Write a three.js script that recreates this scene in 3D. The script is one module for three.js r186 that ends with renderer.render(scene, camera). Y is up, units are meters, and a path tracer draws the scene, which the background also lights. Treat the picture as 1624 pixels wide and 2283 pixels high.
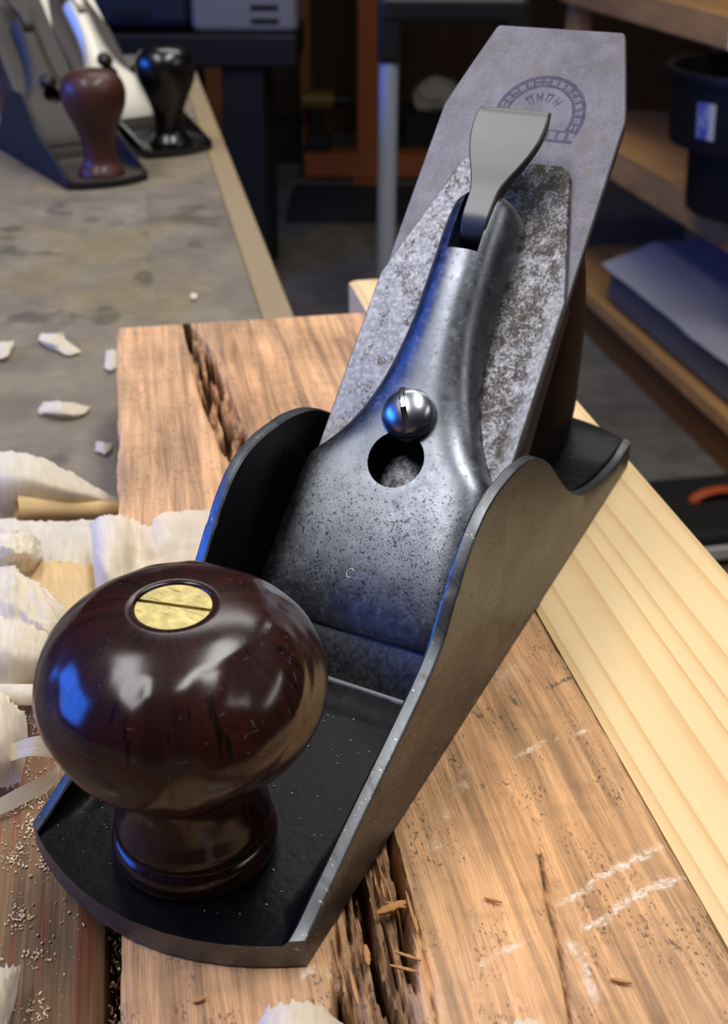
import * as THREE from 'three';
import { mergeGeometries, toCreasedNormals } from 'three/addons/utils/BufferGeometryUtils.js';
import { RoundedBoxGeometry } from 'three/addons/geometries/RoundedBoxGeometry.js';
import { RectAreaLightUniformsLib } from 'three/addons/lights/RectAreaLightUniformsLib.js';
import { Brush, Evaluator, SUBTRACTION } from 'three-bvh-csg';

// ---------------------------------------------------------------- camera, sky, exposure
RectAreaLightUniformsLib.init();
const scene = new THREE.Scene();
const FPX = 2460.6, PITCH = 0.526, ROLL = 0.006, CAMH = 172.1;      // focal length in pixels of the 1624 x 2283 frame; mm above the board
const camera = new THREE.PerspectiveCamera(2 * Math.atan(1141.5 / FPX) * 180 / Math.PI, 1624 / 2283, 0.01, 60);
camera.position.set(0, CAMH / 1000, 0);
camera.rotation.set(-PITCH, 0, ROLL, 'YXZ');
camera.focus = 0.235;
camera.userData.fStop = 24;
scene.add(camera);
scene.background = new THREE.Color().setRGB(0.05, 0.34, 1.9);
scene.backgroundIntensity = 8;
const renderer = new THREE.WebGLRenderer({ antialias: true });
renderer.toneMapping = THREE.LinearToneMapping;
renderer.toneMappingExposure = 1.0;
renderer.shadowMap.enabled = true;
const TUBE_LIGHT = 14.2;                                                  // brightness of the ceiling lights

// ---------------------------------------------------------------- helpers
const V = (x, y, z) => new THREE.Vector3(x, y, z);
const clamp = (x, a = 0, b = 1) => Math.min(b, Math.max(a, x));
const mix = (a, b, t) => a + (b - a) * t;
const sstep = (a, b, x) => { const t = clamp((x - a) / (b - a)); return t * t * (3 - 2 * t); };
let seed = 7;
const rnd = () => { seed = (seed * 1664525 + 1013904223) >>> 0; return seed / 4294967296; };
const rr = (a, b) => a + (b - a) * rnd();
const HT = new Float32Array(65536); { let s = 12345; for (let i = 0; i < 65536; i++) { s = (s * 1664525 + 1013904223) >>> 0; HT[i] = s / 4294967296; } }
const hsh = (i, j) => HT[((i * 73 + (j * 9277 ^ (j >> 3)) + ((i * 31) ^ (j * 17)) * 5) & 65535)];
function vn(x, y) {
  const i = Math.floor(x), j = Math.floor(y); let a = x - i, b = y - j; a = a * a * (3 - 2 * a); b = b * b * (3 - 2 * b);
  const p = hsh(i, j), q = hsh(i + 1, j), r = hsh(i, j + 1), s = hsh(i + 1, j + 1);
  return p + (q - p) * a + (r - p) * b + (p - q - r + s) * a * b;
}
const fbm = (x, y, o = 4) => { let s = 0, a = 0.5, n = 0; for (let k = 0; k < o; k++) { s += a * vn(x, y); n += a; a *= 0.5; x = x * 2.03 + 17.1; y = y * 2.03 + 5.7; } return s / n; };
function tex(w, h, fn, srgb = true) {
  const d = new Uint8Array(w * h * 4);
  for (let y = 0; y < h; y++) for (let x = 0; x < w; x++) {
    const c = fn((x + 0.5) / w, (y + 0.5) / h), k = (y * w + x) * 4;
    if (typeof c === 'number') { d[k] = d[k + 1] = d[k + 2] = clamp(c) * 255; } else { d[k] = clamp(c[0], 0, 255); d[k + 1] = clamp(c[1], 0, 255); d[k + 2] = clamp(c[2], 0, 255); }
    d[k + 3] = 255;
  }
  const t = new THREE.DataTexture(d, w, h); t.wrapS = t.wrapT = THREE.RepeatWrapping; t.magFilter = THREE.LinearFilter; t.minFilter = THREE.LinearMipmapLinearFilter; t.generateMipmaps = true;
  if (srgb) t.colorSpace = THREE.SRGBColorSpace;
  t.needsUpdate = true; return t;
}
const mat = (color, roughness = 0.6, metalness = 0, more = {}) => new THREE.MeshPhysicalMaterial({ color, roughness, metalness, side: THREE.DoubleSide, ...more });
const names = new Map();
function numbered(name) { const n = names.get(name) || 0; names.set(name, n + 1); return n ? `${name}_${String(n).padStart(3, '0')}` : name; }
function tag(o, label, category, group, kind) { if (label) o.userData.label = label; if (category) o.userData.category = category; if (group) o.userData.group = group; if (kind) o.userData.kind = kind; return o; }
function mesh(name, geo, m, parent, label) {
  const o = new THREE.Mesh(geo, m); o.castShadow = o.receiveShadow = true;
  if (parent) { o.name = name; parent.add(o); } else { o.name = numbered(name); scene.add(o); }
  if (label) o.userData.label = label;
  return o;
}
function group(name, pos = [0, 0, 0], ry = 0) { const g = new THREE.Group(); g.name = numbered(name); g.position.set(...pos); g.rotation.y = ry; scene.add(g); return g; }
const mm = (g) => g.scale(0.001, 0.001, 0.001);
const box = (x0, x1, y0, y1, z0, z1) => new THREE.BoxGeometry(x1 - x0, y1 - y0, z1 - z0).translate((x0 + x1) / 2, (y0 + y1) / 2, (z0 + z1) / 2);
const rbox = (x0, x1, y0, y1, z0, z1, r = 0.003) => new RoundedBoxGeometry(x1 - x0, y1 - y0, z1 - z0, 2, r).translate((x0 + x1) / 2, (y0 + y1) / 2, (z0 + z1) / 2);
// rows of points -> surface; ring closes each row, caps close the ends
function sheet(rows, { ring = false, caps = false, uv = null } = {}) {
  const n = rows.length, m = rows[0].length, pos = [], idx = [], uvs = [];
  for (let i = 0; i < n; i++) for (let j = 0; j < m; j++) { pos.push(...rows[i][j]); const t = uv ? uv(rows[i][j], i / (n - 1), j / (m - 1)) : [j / (m - 1), i / (n - 1)]; uvs.push(t[0], t[1]); }
  const mj = ring ? m : m - 1;
  for (let i = 0; i < n - 1; i++) for (let j = 0; j < mj; j++) { const a = i * m + j, b = i * m + (j + 1) % m, c = a + m, d = b + m; idx.push(a, b, d, a, d, c); }
  if (caps) for (const i of [0, n - 1]) {
    const c = [0, 0, 0]; for (let j = 0; j < m; j++) for (let k = 0; k < 3; k++) c[k] += rows[i][j][k] / m;
    const ci = pos.length / 3; pos.push(...c); const t = uv ? uv(c, i ? 1 : 0, 0.5) : [0.5, 0.5]; uvs.push(t[0], t[1]);
    for (let j = 0; j < m; j++) { const a = i * m + j, b = i * m + (j + 1) % m; if (i) idx.push(a, b, ci); else idx.push(b, a, ci); }
  }
  const g = new THREE.BufferGeometry(); g.setAttribute('position', new THREE.Float32BufferAttribute(pos, 3)); g.setAttribute('uv', new THREE.Float32BufferAttribute(uvs, 2)); g.setIndex(idx); g.computeVertexNormals(); return g;
}
function interp(tab, x) { if (x <= tab[0][0]) return tab[0][1]; for (let i = 1; i < tab.length; i++) if (x <= tab[i][0]) { const [a, p] = tab[i - 1], [b, q] = tab[i]; return p + (q - p) * (x - a) / (b - a); } return tab[tab.length - 1][1]; }
function smoothTab(tab) {   // monotone-ish cubic through a table
  const n = tab.length, m = [];
  for (let i = 0; i < n; i++) { if (i === 0) m.push((tab[1][1] - tab[0][1]) / (tab[1][0] - tab[0][0])); else if (i === n - 1) m.push((tab[n - 1][1] - tab[n - 2][1]) / (tab[n - 1][0] - tab[n - 2][0])); else { const d0 = (tab[i][1] - tab[i - 1][1]) / (tab[i][0] - tab[i - 1][0]), d1 = (tab[i + 1][1] - tab[i][1]) / (tab[i + 1][0] - tab[i][0]); m.push(d0 * d1 <= 0 ? 0 : 2 * d0 * d1 / (d0 + d1)); } }
  return (x) => { if (x <= tab[0][0]) return tab[0][1]; for (let i = 1; i < n; i++) if (x <= tab[i][0]) { const h = tab[i][0] - tab[i - 1][0], t = (x - tab[i - 1][0]) / h, t2 = t * t, t3 = t2 * t; return (2 * t3 - 3 * t2 + 1) * tab[i - 1][1] + (t3 - 2 * t2 + t) * h * m[i - 1] + (-2 * t3 + 3 * t2) * tab[i][1] + (t3 - t2) * h * m[i]; } return tab[n - 1][1]; };
}
// where the sight line of a pixel meets the level y (mm): used to read positions off the photograph
const cP = Math.cos(PITCH), sP = Math.sin(PITCH), cR = Math.cos(ROLL), sR = Math.sin(ROLL);
function at(u, v, y) {
  const x0 = u - 812, y0 = v - 1141.5, a = x0 * cR + y0 * sR, b = -x0 * sR + y0 * cR;
  const d = [a, -sP * FPX - cP * b, -cP * FPX + sP * b], t = (y - CAMH) / d[1];
  return [d[0] * t, y, d[2] * t];
}
// workbench axes: v runs along the boards away from the camera, u to the right across them (mm)
const BD = [-0.1945, -0.9809], BR = [0.9809, -0.1945];
const uvOf = (x, z) => [x * BR[0] + z * BR[1], x * BD[0] + z * BD[1]];
const fromUV = (u, y, v) => [u * BR[0] + v * BD[0], y, u * BR[1] + v * BD[1]];
const pixUV = (px, py, y = 0) => { const p = at(px, py, y); return uvOf(p[0], p[2]); };
const BENCH_TURN = Math.atan2(-BR[1], BR[0]);          // rotation about y that turns x to u and -z to v
const BENCH_Y = -43, FLOOR_Y = -0.9;

// ---------------------------------------------------------------- the room
const M = {};
M.plaster = mat('#4b4339', 0.9); M.ceiling = mat('#5d564c', 0.9);
M.concrete = mat('#ffffff', 0.75, 0, { map: tex(1024, 1024, (x, y) => { const n = fbm(x * 40, y * 40, 5), b = fbm(x * 6 + 9, y * 6, 3); const k = 0.72 + 0.35 * n + 0.3 * (b - 0.5); return [120 * k, 115 * k, 105 * k]; }) });
{ const t = M.concrete.map; t.repeat.set(1, 1); }
const room = { x0: -2.6, x1: 3.4, z0: -5.4, z1: 2.2, y1: 1.55, t: 0.15 };
const R = room;
function structure(name, geo, m) { const o = mesh(name, geo, m); o.userData.kind = 'structure'; return o; }
{
  const g = box(R.x0 - R.t, R.x1 + R.t, FLOOR_Y - 0.12, FLOOR_Y, R.z0 - R.t, R.z1 + R.t), p = g.attributes.position, uv = g.attributes.uv;
  for (let i = 0; i < p.count; i++) uv.setXY(i, p.getX(i) / 1.7, p.getZ(i) / 1.7);
  structure('floor', g, M.concrete);
}
structure('ceiling', box(R.x0 - R.t, R.x1 + R.t, R.y1, R.y1 + 0.12, R.z0 - R.t, R.z1 + R.t), M.ceiling);
M.plywall = mat('#ffffff', 0.8, 0, { map: tex(512, 512, (x, y) => { const g = fbm(x * 60, y * 4, 4), b = fbm(x * 5, y * 5 + 3, 3), k = 0.65 + 0.5 * g + 0.4 * (b - 0.5); return [74 * k, 49 * k, 27 * k]; }) });
structure('wall_back', box(R.x0 - R.t, R.x1 + R.t, FLOOR_Y, R.y1, R.z0 - R.t, R.z0), M.plywall);
structure('wall_right', box(R.x1, R.x1 + R.t, FLOOR_Y, R.y1, R.z0, R.z1), M.plaster);
structure('wall_front', box(R.x0 - R.t, R.x1 + R.t, FLOOR_Y, R.y1, R.z1, R.z1 + R.t), M.plaster);
const WIN = { y0: 0.36, y1: 1.3, z0: -1.2, z1: 0.55 };
structure('wall_left', mergeGeometries([box(R.x0 - R.t, R.x0, FLOOR_Y, WIN.y0, R.z0, R.z1), box(R.x0 - R.t, R.x0, WIN.y1, R.y1, R.z0, R.z1), box(R.x0 - R.t, R.x0, WIN.y0, WIN.y1, R.z0, WIN.z0), box(R.x0 - R.t, R.x0, WIN.y0, WIN.y1, WIN.z1, R.z1)]), M.plaster);
{
  const w = group('window_1', [R.x0 - 0.08, WIN.y0, (WIN.z0 + WIN.z1) / 2]); w.userData.kind = 'structure';
  const h = WIN.y1 - WIN.y0, l = (WIN.z1 - WIN.z0) / 2, m = mat('#e8e6e0', 0.5);
  mesh('window_frame', mergeGeometries([box(-0.03, 0.03, 0, 0.05, -l, l), box(-0.03, 0.03, h - 0.05, h, -l, l), box(-0.03, 0.03, 0, h, -l, -l + 0.05), box(-0.03, 0.03, 0, h, l - 0.05, l), box(-0.02, 0.02, 0, h, -0.02, 0.02)]), m, w);
}
// ceiling lights: wide diffusers with the light just below
M.housing = mat('#e9e9e6', 0.5); M.diffuser = mat('#ffffff', 0.6, 0, { emissive: new THREE.Color(1, 0.97, 0.92), emissiveIntensity: 1.2 });
function ceilingLight(x, z, along, label, k = 1) {
  const g = group('ceiling_light', [x, R.y1, z], along ? 0 : Math.PI / 2);
  tag(g, label, 'ceiling light', 'shop lights on the ceiling');
  mesh('housing', rbox(-0.2, 0.2, -0.06, 0, -0.62, 0.62, 0.01), M.housing, g);
  mesh('diffuser', rbox(-0.17, 0.17, -0.075, -0.055, -0.59, 0.59, 0.005), M.diffuser, g);
  const L = new THREE.RectAreaLight(new THREE.Color(1, 0.975, 0.95), TUBE_LIGHT * k, 0.34, 1.18); L.name = 'light'; L.position.set(0, -0.08, 0); L.rotation.x = -Math.PI / 2; g.add(L);
}
ceilingLight(0.36, -0.42, true, 'long ceiling light straight above the hand plane', 1);
ceilingLight(-0.7, -0.1, true, 'long ceiling light between the bench and the window', 0.8);
ceilingLight(2.1, 0.2, true, 'long ceiling light near the right wall', 0.5);
ceilingLight(0.1, -1.75, false, 'ceiling light crosswise in front of the bench', 0.55);

// ---------------------------------------------------------------- workbench and boards
function boardGeo(u0, u1, v0, v1, top, bottom, nu, nv, hf, uvf, edge = () => 0) {
  const rows = [];
  for (let i = 0; i <= nv; i++) {
    const v = mix(v0, v1, i / nv), row = [];
    const e0 = edge(v, 0), e1 = edge(v, 1);
    row.push(fromUV(u0 + e0 + 0.3, bottom, v));
    for (let j = 0; j <= nu; j++) { const u = mix(u0 + e0, u1 + e1, j / nu); row.push(fromUV(u, top + hf(u, v), v)); }
    row.push(fromUV(u1 + e1 - 0.3, bottom, v));
    rows.push(row);
  }
  const g = sheet(rows, { ring: true, caps: true, uv: (p) => { const [u, v] = uvOf(p[0], p[2]); const t = uvf(u, v); return p[1] < top - 6 ? [t[0], t[1]] : t; } });
  return g;
}
// rough old board: split grain along a rotten streak
const RB = { u0: -17.3, u1: 93.2, v0: 30, v1: 467 };
const crackL = smoothTab([[30, 15], [118, 19], [150, 24], [200, 24], [300, 22], [350, 17], [400, 13], [467, 11]]);
const crackR = smoothTab([[30, 30], [118, 34], [155, 38], [200, 37], [300, 32], [350, 27], [420, 23], [467, 14]]);
const line = (pts) => { const L = pts.map(([a, b]) => pixUV(a, b)); L.box = [Math.min(...L.map((p) => p[0])) - 6, Math.max(...L.map((p) => p[0])) + 6, Math.min(...L.map((p) => p[1])) - 6, Math.max(...L.map((p) => p[1])) + 6]; return L; };
const segDist = (u, v, L) => { if (u < L.box[0] || u > L.box[1] || v < L.box[2] || v > L.box[3]) return [1e9, 0]; let best = 1e9, bt = 0, sg = 0; for (let i = 1; i < L.length; i++) { const ax = L[i - 1][0], ay = L[i - 1][1], dx = L[i][0] - ax, dy = L[i][1] - ay, t = clamp(((u - ax) * dx + (v - ay) * dy) / (dx * dx + dy * dy)); const d = Math.hypot(u - ax - dx * t, v - ay - dy * t); if (d < best) { best = d; bt = i * 40 + t * Math.hypot(dx, dy); sg = (u - ax) * dy - (v - ay) * dx > 0 ? 1 : -1; } } return [best, bt, sg]; };
const fissures = [line([[1205, 1900], [1222, 2010], [1250, 2120], [1275, 2283]]), line([[862, 1905], [915, 1990], [945, 2120], [975, 2283]]), line([[800, 2010], [845, 2120], [880, 2283]]), line([[740, 2090], [760, 2180], [790, 2283]])];
const chalk = [[line([[1150, 1685], [1225, 1650], [1338, 1618]]), 1.1, 1], [line([[1255, 2015], [1330, 1955], [1400, 1925], [1475, 1890]]), 1.5, 1], [line([[1310, 2070], [1370, 2025], [1440, 1985], [1525, 1958]]), 1.5, 1], [line([[1070, 2150], [1125, 2115], [1195, 2088]]), 1.3, 1], [line([[970, 1885], [985, 1820], [1040, 1740], [1060, 1690]]), 2.6, 0.6], [line([[1240, 2080], [1300, 2130], [1330, 2240]]), 1.6, 0.7], [line([[640, 2200], [700, 2160], [760, 2190]]), 1.8, 0.7], [line([[1110, 1530], [1150, 1480]]), 3, 0.4]];
const smudges = [[line([[1222, 1532], [1282, 1505]]), 1.0], [line([[1140, 1552], [1150, 1568]]), 1.0], [line([[1057, 1588], [1068, 1596]]), 1.0], [line([[1500, 2100], [1515, 2115]]), 1.0]];
function crackDepth(u, v) {
  const a = crackL(v), b = crackR(v), t = (u - a) / (b - a), k = sstep(-0.06, 0.12, t) * (1 - sstep(0.88, 1.06, t)); if (k <= 0) return 0;
  const strips = fbm(u * 0.62 + 4 * fbm(v * 0.03, 4, 3), v * 0.04, 3), fib = fbm(u * 2.2, v * 0.11 + 9, 4);
  return k * (0.6 + 8.5 * sstep(0.44, 0.64, strips) + 3.4 * fib * fib * 1.5);
}
function roughHeight(u, v) {
  let y = -0.25 * fbm(u * 0.08, v * 0.02, 3) - 0.18 * fbm(u * 0.9, v * 0.06, 3) - crackDepth(u, v);
  for (const f of fissures) { const [d, t] = segDist(u, v, f); const w = 0.22 + 0.4 * vn(v * 0.2, 3); if (d < 3) y -= 1.5 * Math.exp(-(d * d) / (w * w)); }
  y -= 1.6 * sstep(1.6, 0, u - RB.u0) * vn(v * 0.11, 1) + 1.2 * sstep(1.4, 0, RB.u1 - u) * vn(v * 0.13, 2);
  return y;
}
const RW = 1280, RH = 2048;
const roughMap = tex(RW, RH, (x, y) => {
  const u = mix(RB.u0, RB.u1, x), v = mix(RB.v0, RB.v1, y);
  const warp = 6 * fbm(u * 0.05, v * 0.012, 3), g1 = fbm(u * 1.1 + warp, v * 0.035, 4), g2 = fbm(u * 5 + warp * 3, v * 0.16, 3), b = fbm(u * 0.07 + 3, v * 0.03, 3), sp = fbm(u * 2.1, v * 1.3, 3);
  let r = 207, g = 161, bl = 116;
  const k = 0.70 + 0.34 * g1 + 0.2 * g2 + 0.34 * (b - 0.5); r *= k; g *= k; bl *= k;
  const far = fbm(u * 0.03, v * 0.01 + 7, 2); r += 14 * (far - 0.5); bl += -12 * (far - 0.5);
  const dk = sstep(0.62, 0.8, sp) * 0.38 * sstep(0.42, 0.66, fbm(u * 0.16 + 11, v * 0.09, 3)) + 0.16 * sstep(0.5, 0.72, fbm(u * 0.35 + 2, v * 0.012 + 1, 3)) + 0.04 * sstep(0.55, 0.75, fbm(u * 0.12, v * 0.3 + u * 0.04, 3)); r *= 1 - dk; g *= 1 - dk; bl *= 1 - dk;
  const c = clamp(crackDepth(u, v) / 7); r *= 1 - 0.42 * c; g *= 1 - 0.5 * c; bl *= 1 - 0.55 * c;
  for (const f of fissures) { const [d] = segDist(u, v, f); if (d < 0.5) { const q = 0.45 * (1 - d / 0.5) * sstep(0.3, 0.5, fbm(u * 0.8, v * 0.2, 2)); r *= 1 - q; g *= 1 - q; bl *= 1 - q; } }
  for (const [L, w, s] of chalk) { const [d, t, sg] = segDist(u, v, L); if (d < w * 3) { const o = d * sg, cl = fbm(t * 0.25 + 7, o * 0.4 + w * 9, 3), fl = fbm(t * 1.1 + 3, o * 4.5, 3), gr = fbm(u * 7, v * 6, 2), q = clamp(1.15 * s * sstep(1, 0, d / (w * (0.25 + 2.1 * cl * cl + 0.9 * (fl - 0.5)))) * (0.2 + 1.0 * fl) * (0.35 + 0.8 * gr) * (0.15 + 0.95 * sstep(0.4, 0.6, cl)) * (0.4 + 0.8 * sstep(0.35, 0.6, fbm(u * 1.3 + 40, v * 1.3, 3)))); r = mix(r, 236, q); g = mix(g, 222, q); bl = mix(bl, 208, q); } }
  for (const [L, w] of smudges) { const [d] = segDist(u, v, L); if (d < w) { const q = 0.75 * sstep(w, 0, d) * sstep(0.3, 0.6, fbm(u * 2, v * 2, 3)); r = mix(r, 70, q); g = mix(g, 66, q); bl = mix(bl, 58, q); } }
  return [r, g, bl];
});
const roughBump = tex(1024, 1024, (x, y) => { const u = mix(RB.u0, RB.u1, x), v = mix(RB.v0, RB.v1, y), warp = 6 * fbm(u * 0.05, v * 0.012, 3); return 0.5 * fbm(u * 4 + warp * 3, v * 0.2, 3) + 0.5 * fbm(u * 1.6, v * 0.8 + 3, 4); }, false);
M.rough = mat('#ffffff', 0.85, 0, { map: roughMap, bumpMap: roughBump, bumpScale: 0.0006 });
{
  const g = boardGeo(RB.u0, RB.u1, RB.v0, RB.v1, 0, -42, 230, 380, roughHeight, (u, v) => [(u - RB.u0) / (RB.u1 - RB.u0), (v - RB.v0) / (RB.v1 - RB.v0)], (v, s) => (s ? 0.5 : 1) * (fbm(v * 0.09, 4 + s * 9, 4) - 0.5) * 1.6);
  tag(mesh('old_board', mm(toCreasedNormals(g, 0.9)), M.rough), 'old orange-brown board with a rotten split and chalky scratches under the hand plane', 'board');
}
// clean pine strip
const PB = { u0: 94.0, u1: 153.8, v0: 30, v1: 515.5 };
const pineMap = tex(512, 1024, (x, y) => {
  const u = x * 60, v = mix(PB.v0, PB.v1, y);
  const w = u + 0.012 * (v - 250) + 5 * (fbm(u * 0.02, v * 0.004, 2) - 0.5);
  const ph = w / 8.6 + 0.25 * Math.sin(w * 0.21), f = ph - Math.floor(ph), ring = (Math.pow(f, 6) * (1 - sstep(0.94, 1, f)) * 1.35 + 0.18 * f) * (0.55 + 0.45 * vn(Math.floor(ph) * 3.7, 2));
  const fine = fbm(u * 2.2, v * 0.02, 2), k = 0.985 + 0.04 * fine;
  return [mix(232, 212, ring) * k, mix(203, 168, ring) * k, mix(152, 110, ring) * k];
});
M.pine = mat('#ffffff', 0.6, 0, { map: pineMap });
{
  const g = boardGeo(PB.u0, PB.u1, PB.v0, PB.v1, -0.3, -41, 20, 60, (u, v) => -1.2 * (sstep(1.2, 0, u - PB.u0) + sstep(1.5, 0, PB.u1 - u)) - 1.0 * sstep(1.5, 0, PB.v1 - v), (u, v) => [(u - PB.u0) / 60, (v - PB.v0) / (PB.v1 - PB.v0)]);
  tag(mesh('pine_board', mm(toCreasedNormals(g, 0.7)), M.pine), 'clean pale pine board with straight growth rings beside the old board', 'board');
}
// dusty brown board
const QB = { u0: -120, u1: -21.5, v0: 30, v1: 262 };
const brownMap = tex(1024, 1024, (x, y) => {
  const u = mix(QB.u0, QB.u1, x), v = mix(QB.v0, QB.v1, y), wp = 5 * fbm(u * 0.04, v * 0.01, 2), g1 = fbm(u * 1.4 + wp, v * 0.03, 4), g2 = fbm(u * 6 + wp * 2, v * 0.12, 3), b = fbm(u * 0.06, v * 0.03 + 4, 3);
  const k = 0.55 + 0.5 * g1 + 0.35 * g2 + 0.35 * (b - 0.5), red = sstep(0.55, 0.75, fbm(u * 0.8 + 20, v * 0.02, 3));
  return [(122 + 12 * red) * k, (93 - 18 * red) * k, (60 - 14 * red) * k];
});
M.brown = mat('#ffffff', 0.75, 0, { map: brownMap, bumpMap: brownMap, bumpScale: 0.0004 });
{
  const g = boardGeo(QB.u0, QB.u1, QB.v0, QB.v1, -9, -42, 40, 60, (u, v) => -2.5 * sstep(3, 0, QB.u1 - u) - 0.2 * fbm(u * 0.8, v * 0.05, 3), (u, v) => [(u - QB.u0) / (QB.u1 - QB.u0), (v - QB.v0) / (QB.v1 - QB.v0)]);
  tag(mesh('brown_board', mm(toCreasedNormals(g, 0.8)), M.brown), 'dark reddish-brown board dusted with sawdust under the wood shavings', 'board');
}
// bench
const benchMap = tex(1024, 1024, (x, y) => {
  const X = x * 1300, Y = y * 1300, n = fbm(X * 0.035, Y * 0.035, 5), b = fbm(X * 0.008, Y * 0.008 + 9, 4), s = fbm(X * 0.16, Y * 0.16, 3);
  let k = 0.72 + 0.34 * n + 0.22 * (b - 0.5) + 0.14 * (s - 0.5), yl = sstep(0.56, 0.75, fbm(X * 0.012 + 40, Y * 0.012, 3));
  let r = 134, g = 122, bl = 103; r += 2 * yl; bl -= 12 * yl;
  const st = sstep(0.66, 0.76, fbm(X * 0.03 + 8, Y * 0.03 + 70, 4)); k *= 1 - 0.25 * st;
  return [r * k, g * k, bl * k];
});
M.bench = mat('#ffffff', 0.8, 0, { map: benchMap }); M.benchEdge = mat('#93805f', 0.75); M.benchLeg = mat('#8a6a44', 0.8);
{
  const B = group('workbench', [0, FLOOR_Y, 0], BENCH_TURN); tag(B, 'grey stained workbench with a paler edge strip', 'workbench');
  const top = BENCH_Y / 1000 - FLOOR_Y, U1 = 0.076, V1 = 1.62;
  const t = box(-1.5, U1 - 0.019, top - 0.04, top, -V1, 0.5), p = t.attributes.position, uv = t.attributes.uv;
  for (let i = 0; i < p.count; i++) uv.setXY(i, p.getX(i) / 1.3, -p.getZ(i) / 1.3);
  mesh('benchtop', t, M.bench, B);
  mesh('edge_strip', rbox(U1 - 0.0185, U1, top - 0.045, top - 0.0005, -V1, 0.5, 0.002), M.benchEdge, B, 'pale wooden edge strip');
  for (const [x, z] of [[-1.4, 0.4], [-0.06, 0.4], [-1.4, -1.5], [-0.06, -1.5]]) mesh('leg', rbox(x - 0.045, x + 0.045, 0, top - 0.04, z - 0.045, z + 0.045, 0.004), M.benchLeg, B);
}

// ---------------------------------------------------------------- hand plane
// body frame: X across, Y up from the sole, Z from toe to heel (three z = -Z); iron frame: X across, s up along the 45 degree blade, n off its face
const HW = 31.5, Z0 = 93.54, K7 = Math.SQRT1_2;
const IRON = new THREE.Matrix4().makeBasis(V(1, 0, 0), V(0, K7, -K7), V(0, K7, K7)).setPosition(0, 0, -Z0);
const sideTop = smoothTab([[15, 6.3], [23, 6.5], [36, 11.2], [45, 15.2], [55, 19.3], [66, 23.6], [78, 28.9], [84.5, 33.1], [90.8, 41], [96, 47], [101, 51.3], [107, 54], [115, 55.1], [123, 55], [131, 53.8], [138, 51.7], [145, 48], [151, 44], [156, 39.8], [164, 32.6], [173, 25.6], [186, 18], [200, 13.1], [216, 9.6], [232, 8], [244, 8.6], [258, 9]]);
const floorY = (X, Z) => Z > 91.5 && Z < 100 ? 1 : 5.6 + 2.0 * sstep(82, 90, Z) * (Z < 91.5 ? 1 : 0) + 2.6 * sstep(228, 250, Z);
const toeZ = (X) => 15 + 10 * (X / HW) ** 2, heelZ = (X) => 256 - 11.5 * (X / HW) ** 2;
function bodyGeos() {
  const st = []; for (let i = 0; i <= 170; i++) st.push(i / 170); for (const z of [91.35, 91.5, 91.65, 92, 92.3, 92.6, 92.9, 99.9, 100.1]) st.push((z - 15) / 241); st.sort((a, b) => a - b);
  const outer = [], inner = [], sole = [], capT = [[], []], capB = [[], []];
  const fx = [25, 22, 18, 13, 7, 0, -7, -13, -18, -22, -25];
  st.forEach((a, si) => {
    const zAt = (X) => mix(toeZ(X), heelZ(X), a);
    const Pt = (X, Y) => [X, Y, -zAt(X)];
    const zS = zAt(HW), zI = zAt(HW - 3), th = 3.0;
    const F = floorY(0, zI), T = Math.max(sideTop(zS) - 1.1 * Math.exp(-(((zS - 92.6) / 0.55) ** 2)), F + 0.25), r = Math.min(mix(4.5, 9, sstep(180, 220, zS)), T - F - 0.15), c = Math.min(0.5, (T - F) * 0.3);
    const half = (s) => {
      const o = [Pt(s * HW, 0), Pt(s * HW, T * 0.5), Pt(s * HW, T - c), Pt(s * (HW - c * 0.5), T - c * 0.2), Pt(s * (HW - c), T), Pt(s * (HW - th + c), T), Pt(s * (HW - th), T - c)];
      const i = [Pt(s * (HW - th), T - c), Pt(s * (HW - th), F + r)];
      for (let k = 1; k <= 5; k++) { const q = k / 5 * Math.PI / 2; i.push(Pt(s * (HW - th - r * (1 - Math.cos(q))), F + r * (1 - Math.sin(q)))); }
      return [o, i];
    };
    const [oR, iR] = half(1), [oL, iL] = half(-1);
    outer.push([oR, oL]);
    const lim = HW - th - r - 0.2, mid = fx.map((X) => { const x = clamp(X, -lim, lim); return Pt(x, floorY(x, zAt(x))); });
    inner.push([...iR, ...mid, ...iL.slice().reverse()]);
    sole.push([...[HW, ...fx, -HW].map((X) => Pt(X, 0))]);
    if (si === 0 || si === st.length - 1) { const top = [...oR.slice(2), ...iR.slice(1), ...mid, ...iL.slice(1).reverse(), ...oL.slice(2).reverse()]; capT[si ? 1 : 0] = top; capB[si ? 1 : 0] = top.map((p) => [p[0], 0, p[2]]); }
  });
  const gs = [sheet(outer.map((o) => o[0]).map((r) => r.slice().reverse())), sheet(outer.map((o) => o[1])), sheet(sole), sheet([capT[0], capT[0].map((p) => [p[0], p[1] * 0.5, p[2]]), capB[0]]), sheet([capB[1], capT[1]])].map((g) => { const p = g.attributes.position, uv = g.attributes.uv; for (let i = 0; i < p.count; i++) uv.setXY(i, -p.getZ(i) / 120, (p.getY(i) + p.getX(i) * 0.7) / 120); return g; });
  const inn = sheet(inner); { const p = inn.attributes.position, uv = inn.attributes.uv; for (let i = 0; i < p.count; i++) uv.setXY(i, p.getX(i) / 60, p.getZ(i) / 60 + p.getY(i) / 60); }
  return [mm(toCreasedNormals(mergeGeometries(gs), 0.55)), mm(toCreasedNormals(inn, 0.8))];
}
const flatXS = (p) => [(p[0] + 32) / 64, p[1] / 200];
function ironGeo(g) { return mm(g.applyMatrix4(IRON)); }
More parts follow.
